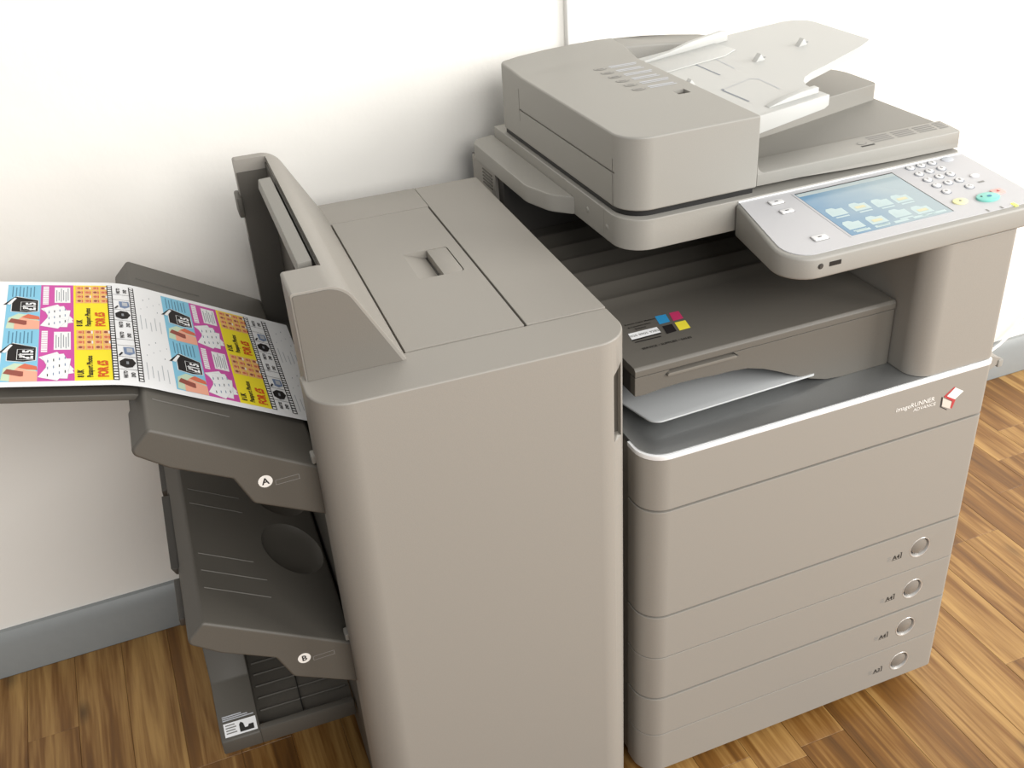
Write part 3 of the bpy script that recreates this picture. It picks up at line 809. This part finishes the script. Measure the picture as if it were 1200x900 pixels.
# output trays: one profile, two copies
def sheet_tray(dz, letter, label):
    s = lambda pts: [(p[0], p[1] + dz) + tuple(p[2:]) for p in pts]
    prof = rp(s([(-0.634, 0.9145, 0.006), (-0.4415, 0.8015), (-0.4415, 0.722), (-0.534, 0.771, 0.012), (-0.552, 0.815, 0.004), (-0.622, 0.853, 0.01), (-0.663, 0.886, 0.01)]), 5)
    body = prism(prof, 'y', 0.046, 0.575, 0.004, 3)
    cutters = []
    # shallow thumb recess in the bed
    bm = bmesh.new()
    bmesh.ops.create_uvsphere(bm, u_segments=32, v_segments=16, radius=1.0)
    slope = math.atan2(0.113, 0.1925)
    M4 = Matrix.Translation((-0.487, 0.26, 0.8285 + dz + 0.004)) @ Matrix.Rotation(slope, 4, 'Y') @ Matrix.Diagonal((0.052, 0.066, 0.022, 1))
    bmesh.ops.transform(bm, matrix=M4, verts=bm.verts)
    cutters.append(finish(bm))
    bm = bmesh.new()
    bmesh.ops.create_uvsphere(bm, u_segments=32, v_segments=16, radius=1.0)
    bmesh.ops.transform(bm, matrix=Matrix.Translation((0, 0.155, 0)) @ M4, verts=bm.verts)
    cutters.append(finish(bm))
    # slot for the pull-out extension
    cutters.append(prism(s([(-0.70, 0.905), (-0.70, 0.885), (-0.612, 0.868), (-0.612, 0.884)]), 'y', 0.205 if dz else 0.135, 0.40 if dz else 0.465))
    t = add('stacking_tray', cut(body, *cutters), DARK, fin, label)
    d = Vector((0.1925, 0, -0.113)).normalized()
    nn = Vector((0.113, 0, 0.1925)).normalized()
    for k, y in enumerate((0.125, 0.165, 0.205, 0.335, 0.375, 0.47, 0.51)):
        a = Vector((-0.625, y, 0.9092 + dz)); b = a + d * (0.085 if 0.18 < y < 0.40 else 0.10)
        bm = bmesh.new()
        w = Vector((0, 0.0011, 0)); h = nn * 0.0012
        vs_ = [bm.verts.new(p) for p in (a - w, a + w, b + w, b - w, a - w * .4 + h, a + w * .4 + h, b + w * .4 + h, b - w * .4 + h)]
        for f in ((4, 5, 6, 7), (0, 1, 5, 4), (1, 2, 6, 5), (2, 3, 7, 6), (3, 0, 4, 7), (3, 2, 1, 0)): bm.faces.new([vs_[i] for i in f])
        add('bed_rib', finish(bm), DARK, t)
    pr = Print()
    pr.disc(-0.514, 0.8010 + dz, 0.0092, INKW, 1)
    pr.text(letter, 0.0135, -0.514, 0.8008 + dz, INK, 3, bold=0.0003)
    a, b = Vector((-0.5025, 0.7955 + dz)), Vector((-0.471, 0.7955 + dz))
    for (p, q) in (((-0.502, 0.7915), (-0.471, 0.7925)), ((-0.502, 0.7985), (-0.471, 0.7995))):
        pr.poly([(p[0], p[1] + dz), (q[0], q[1] + dz), (q[0], q[1] + dz + 0.0007), (p[0], p[1] + dz + 0.0007)], INKG, 1)
    for xx in (-0.502, -0.4717):
        pr.rect(xx, xx + 0.0007, 0.792 + dz, 0.799 + dz, INKG, 1)
    add('letter_print', pr.mesh(plane_fn((0, 0.046, 0), (1, 0, 0), (0, 0, 1))), None, t)
    add('tray_hook', box(-0.452, -0.441, 0.049, 0.066, 0.806 + dz, 0.818 + dz, 0.002), TAUPE2, t)
    # pull-out extension
    if not dz:
        ep = [(-0.610, 0.8945), (-0.645, 0.9115), (-0.90, 0.9710), (-0.902, 0.9620), (-0.645, 0.9015), (-0.610, 0.8845)]
        add('extension', prism(ep, 'y', 0.1435, 0.455, 0.002), DARK, t)
    else:
        ep = s([(-0.612, 0.884), (-0.612, 0.868), (-0.662, 0.8780), (-0.668, 0.892)])
        add('extension', prism(ep, 'y', 0.207, 0.398, 0.002), DARKER, t)
    for y0, y1 in ((0.42, 0.53), (0.10, 0.19)) if dz else ():
        add('edge_clip', box(-0.6665, -0.655, y0, y1, 0.872 + dz, 0.886 + dz, 0.002), DARKER, t)
    return t
sheet_tray(0.0, 'A', 'upper stacking tray marked A')
sheet_tray(-0.313, 'B', 'lower stacking tray marked B')
# booklet tray at the bottom
by0, by1 = 0.250, 0.500
bt = add('booklet_tray', multi(
    ([(by0, 0.125), (by0, 0.155), (by0 + 0.056, 0.175), (by0 + 0.11, 0.187), (by0 + 0.16, 0.245), (by1, 0.255), (by1, 0.125)], 'x', -0.672, -0.605, 0.003),
    bx(-0.606, -0.440, by0, by0 + 0.014, 0.125, 0.160, 0.003),
    bx(-0.606, -0.440, by0 + 0.01, by1, 0.125, 0.138),
    bx(-0.606, -0.440, by1 - 0.012, by1, 0.125, 0.195, 0.003)), DARK, fin, 'low dark booklet tray with instruction sticker')
for k in range(8):
    y0 = by0 + 0.03 + 0.03 * k
    add('bed_rib', box(-0.60, -0.445, y0, y0 + 0.003, 0.1375, 0.1415, 0.0008, 1), DARK, bt)
add('bed_joint', box(-0.5285, -0.5265, by0 + 0.016, by1 - 0.02, 0.1378, 0.1422), BLACK, bt)
pr = Print()
pr.rect(-0.664, -0.609, 0.003, 0.028, PAPER, 1)
for k in range(4): pr.rect(-0.661, -0.645 + 0.002 * (k % 2), 0.0225 - 0.0048 * k, 0.0245 - 0.0048 * k, INKG, 2)
pr.poly([(-0.638, 0.006), (-0.614, 0.006), (-0.614, 0.016), (-0.622, 0.016), (-0.624, 0.012), (-0.629, 0.012), (-0.631, 0.021), (-0.635, 0.024), (-0.638, 0.020)], INK, 2)
for k in range(3): pr.rect(-0.664, -0.611 - 0.01 * k, 0.0325 + 0.0035 * k, 0.0345 + 0.0035 * k, P_LGREY, 1)
STK = (0, by0 + 0.003, 0.1565)
add('sticker_print', pr.mesh(plane_fn(STK, (1, 0, 0), (0, 0.056, 0.020)), 0.0006), None, bt, 'white instruction sticker')
for cx, cy in ((-0.40, 0.04), (-0.08, 0.04), (-0.40, 0.57), (-0.08, 0.57)):
    add('caster', lathe([(0, -0.011), (0.014, -0.011), (0.0155, -0.008), (0.0155, 0.008), (0.014, 0.011), (0, 0.011)], (cx, cy, 0.0157), 'x', 24), RUBBER, fin)

# ------------------------------------------------------------------ printed sheet on tray A
S_BEND = 0.157
def sheet(s, v, h=0.0):
    y = 0.163 + v + 0.012 * max(0, (s - 0.2) / 0.2) - 0.004
    sl, sr = 0.2333, 0.587          # slopes of the two planes
    # blend the slope around the fold so the paper curves
    w = 0.030
    x = -0.792; z = 0.9565
    t = s
    def height(q):
        # q = horizontal distance from the fold
        a = -sl * q if q < -w else (-sr * q if q > w else None)
        if a is None:
            f = (q + w) / (2 * w)
            return sl * w - 2 * w * (sl * f + (sr - sl) * f * f / 2)
        if q > w:
            return sl * w - w * (sl + sr) - sr * (q - w)
        return a
    cl = 1 / math.sqrt(1 + sl * sl); cr = 1 / math.sqrt(1 + sr * sr)
    q = (s - S_BEND) * (cl if s < S_BEND else cr)
    z0 = 0.9225
    k = sl if q < -w else (sr if q > w else sl + (sr - sl) * (q + w) / (2 * w))
    nn = Vector((k, 0, 1)).normalized()
    return Vector((-0.640 + q, y, z0 + height(q))) + nn * h
sht = thing('printed_sheet', 'large colour printed flyer sheet lying on the upper finisher tray marked A', 'paper', (-0.60, 0.31, 0.90), YAW)
bm = bmesh.new()
NS, NV = 48, 2
s0, s1, v0, v1 = -0.012, 0.4175, -0.012, 0.309
top = [[bm.verts.new(sheet(s0 + (s1 - s0) * i / NS, v0 + (v1 - v0) * j / NV, 0.0006)) for j in range(NV + 1)] for i in range(NS + 1)]
bot = [[bm.verts.new(sheet(s0 + (s1 - s0) * i / NS, v0 + (v1 - v0) * j / NV, 0.0002)) for j in range(NV + 1)] for i in range(NS + 1)]
for i in range(NS):
    for j in range(NV):
        bm.faces.new((top[i][j], top[i + 1][j], top[i + 1][j + 1], top[i][j + 1]))
        bm.faces.new((bot[i][j], bot[i][j + 1], bot[i + 1][j + 1], bot[i + 1][j]))
for i in range(NS):
    bm.faces.new((top[i][0], bot[i][0], bot[i + 1][0], top[i + 1][0]))
    bm.faces.new((top[i][NV], top[i + 1][NV], bot[i + 1][NV], bot[i][NV]))
for j in range(NV):
    bm.faces.new((top[0][j], top[0][j + 1], bot[0][j + 1], bot[0][j]))
    bm.faces.new((top[NS][j], bot[NS][j], bot[NS][j + 1], top[NS][j + 1]))
paper = add('sheet', finish(bm, angle=60), PAPER, sht)

def flyer(pr, u0, w0):
    """one flyer: u along the sheet 0..0.21, v across 0..0.1485; lettering reads along +v"""
    T = lambda s, size, u, v, M, bold=0.0, sx=1.0: pr.text(s, size, u0 + u, w0 + v, M, 5, rot=math.pi / 2, bold=bold, sx=sx, align='LEFT')
    rc = lambda a, b, c, d, M, l, n=1: pr.rect(u0 + a, u0 + b, w0 + c, w0 + d, M, l, n)
    pg = lambda pts, M, l: pr.poly([(u0 + a, w0 + b) for a, b in pts], M, l)
    V = 0.1485
    rc(0, 0.043, 0, V, P_BLUE, 1, 6)
    rc(0.043, 0.086, 0, V, P_PINK, 1, 6)
    rc(0.086, 0.131, 0, V, P_YEL, 1, 6)
    # blue column: small print, black price card, hand
    for k in range(7):
        a = 0.006 + 0.0046 * k
        rc(a, a + 0.0014, 0.106 + 0.006 * ((k * 3) % 3), 0.143 - 0.004 * (k % 2), P_TEAL, 2)
    pg([(0.002, 0.004), (0.004, 0.036), (0.016, 0.050), (0.030, 0.046), (0.041, 0.030), (0.043, 0.004), (0.02, 0.0)], P_MINT, 2)
    pg([(0.012, 0.0), (0.012, 0.022), (0.020, 0.038), (0.030, 0.030), (0.043, 0.026), (0.043, 0.0)], P_SKIN, 3)
    pg([(0.020, 0.038), (0.028, 0.048), (0.042, 0.040), (0.043, 0.030), (0.030, 0.032)], P_SKIN2, 4)
    pg([(0.004, 0.022), (0.008, 0.034), (0.027, 0.026), (0.027, 0.014), (0.024, 0.013)], P_BROWN, 4)
    pg([(0.006, 0.056), (0.006, 0.084), (0.012, 0.108), (0.036, 0.096), (0.041, 0.094), (0.041, 0.056), (0.026, 0.052)], P_WHITE, 3)
    pg([(0.007, 0.057), (0.007, 0.083), (0.012, 0.106), (0.034, 0.096), (0.040, 0.093), (0.040, 0.057), (0.026, 0.053)], P_BLACK, 4)
    pg([(-0.004, 0.078), (0.009, 0.104), (0.013, 0.106), (0.003, 0.080)], P_BLACK, 5)
    pg([(0.0005, 0.080), (0.0095, 0.102), (0.0125, 0.100), (0.0045, 0.078)], P_WHITE, 6)
    for (a, b, c, d) in ((0.018, 0.0186, 0.058, 0.088), (0.018, 0.038, 0.0875, 0.0881), (0.018, 0.038, 0.058, 0.0586)):
        rc(a, b, c, d, P_WHITE, 5)
    T('\u00a315', 0.017, 0.0315, 0.060, P_WHITE, 0.0007)
    T('only', 0.007, 0.0225, 0.064, P_WHITE, 0.0003)
    # pink column
    rc(0.046, 0.0535, 0.080, 0.143, P_WHITE, 2)
    for k in range(9): rc(0.0462, 0.0533, 0.084 + 0.0066 * k, 0.0852 + 0.0066 * k, P_PINK, 3)
    rc(0.0612, 0.0818, 0.086, 0.140, P_WHITE, 2)
    for k in range(6):
        rc(0.0635 + 0.003 * k, 0.0645 + 0.003 * k, 0.090 + 0.004 * (k % 2), 0.136 - 0.006 * ((k + 1) % 3), P_GREY, 3)
    for k, (ang, cu, cv) in enumerate(((0.55, 0.069, 0.048), (0.25, 0.067, 0.044), (-0.08, 0.066, 0.034), (-0.42, 0.060, 0.020))):
        c_, n_ = math.cos(ang), math.sin(ang); hu, hv = 0.0135, (0.029, 0.028, 0.027, 0.016)[k]
        R4 = lambda hu, hv: [(cu + x * c_ - y * n_, cv + x * n_ + y * c_) for x, y in ((-hu, -hv), (hu, -hv), (hu, hv), (-hu, hv))]
        q4 = [(max(0.0435, min(0.0855, x)), max(0.001, y)) for x, y in R4(hu + 0.0004, hv + 0.0004)]
        pg(q4, P_LGREY, 2 + 0.4 * k)
        pg([(max(0.0437, min(0.0853, x)), max(0.0013, y)) for x, y in R4(hu, hv)], P_WHITE, 2.2 + 0.4 * k)
    for k in range(4):
        for j in range(3):
            a = 0.054 + 0.0068 * k; b = 0.012 + 0.019 * j + 0.003 * k
            rc(a, a + 0.0012, b, b + 0.007, P_SLATE if (k + j) % 3 else P_BLACK, 4)
    # yellow column
    rc(0.0885, 0.1320, 0.083, 0.146, P_YEL, 2)
    for i in range(4):
        for j in range(4):
            a = 0.0890 + 0.0108 * i; b = 0.0850 + 0.0152 * j
            rc(a, a + 0.0100, b, b + 0.0142, P_PHOTO, 3)
            pr.disc(u0 + a + 0.0046, w0 + b + 0.0075, 0.0026, P_SKIN2 if (i + j) % 2 else P_BROWN, 4, 8, 0.0036)
            rc(a + 0.0078, a + 0.0096, b + 0.003, b + 0.011, P_WHITE if (i * j) % 2 else P_SKIN2, 4)
    T('8 UK', 0.0105, 0.0935, 0.008, P_BLACK, 0.0004, 0.9)
    T('Passport Photos', 0.0098, 0.1045, 0.008, P_BLACK, 0.0003, 0.92)
    T('FOR \u00a35', 0.0165, 0.1205, 0.008, P_RED, 0.0009, 0.86)
    # film strip
    for a in (0.131, 0.1610):
        rc(a, a + 0.0075, 0, V, P_BLACK, 4, 2)
        for k in range(20):
            b = 0.0016 + 0.00742 * k
            rc(a + 0.0014, a + 0.0062, b, b + 0.0043, P_WHITE, 5)
    for b in (0.030, 0.066, 0.0995, 0.1180):
        rc(0.1385, 0.161, b, b + 0.0008, P_BLACK, 4)
    for (b, s_) in ((0.006, ('VHS TO', 'DVD')), (0.1215, ('VHS TO', 'DVD'))):
        T(s_[0], 0.0066, 0.1465, b, P_BLACK, 0.0003, 0.85); T(s_[1], 0.0066, 0.1555, b + 0.004, P_BLACK, 0.0003, 0.9)
    pg([(0.1405, 0.040), (0.1400, 0.052), (0.147, 0.061), (0.156, 0.060), (0.1600, 0.050), (0.155, 0.037), (0.148, 0.034)], P_BLACK, 5)
    rc(0.148, 0.151, 0.044, 0.052, P_GREY, 6)
    pg([(0.147, 0.074), (0.146, 0.094), (0.159, 0.095), (0.160, 0.078), (0.153, 0.071)], P_SLATE, 5)
    rc(0.150, 0.157, 0.079, 0.091, P_LGREY, 6)
    pg([(0.1395, 0.070), (0.1415, 0.068), (0.1455, 0.077), (0.1435, 0.079)], P_BLACK, 5)
    # white column with faint small print
    for k in range(5):
        a = 0.174 + 0.0068 * k
        rc(a, a + 0.0011, 0.010 + 0.006 * (k % 2), 0.058 - 0.009 * (k % 3), P_LGREY, 2)
    for k in range(7):
        a = 0.176 + 0.0048 * k; b = 0.078 + 0.011 * ((k * 3) % 5)
        rc(a, a + 0.001, b, b + 0.004, P_GREY if k % 2 else P_LGREY, 2)
for hcol in (0.0, 0.21):
    for vrow in (0.0, 0.1485):
        pr = Print()
        flyer(pr, hcol, vrow)
        pr.items = [it for it in pr.items if min(p[0] for p in it[0]) < s1 - 0.002]
        add('flyer_print', pr.mesh(lambda u, v, h: sheet(min(u, s1), v, 0.0006 + h), 0.00012), None, paper)

# ------------------------------------------------------------------ white cable by the skirting board
def wp(u, v, y): return on(u, v, (0, y, 0), (0, 1, 0))
a, b = wp(1171, 404, 0.775), wp(1199, 377, 0.775)
d = b - a
cab = add('power_cable', tube([a - d * 1.0 + Vector((0, -0.02, 0.03)), a - d * 0.4 + Vector((0, 0, 0.008)), a, a + d * 0.5, b, b + d * 0.8 + Vector((0, 0, 0.02)), b + d * 1.8 + Vector((0, 0.02, 0.10))], 0.0042), CABLEW)
cab['label'] = 'white cable rising along the wall above the skirting at the right'; cab['category'] = 'cable'
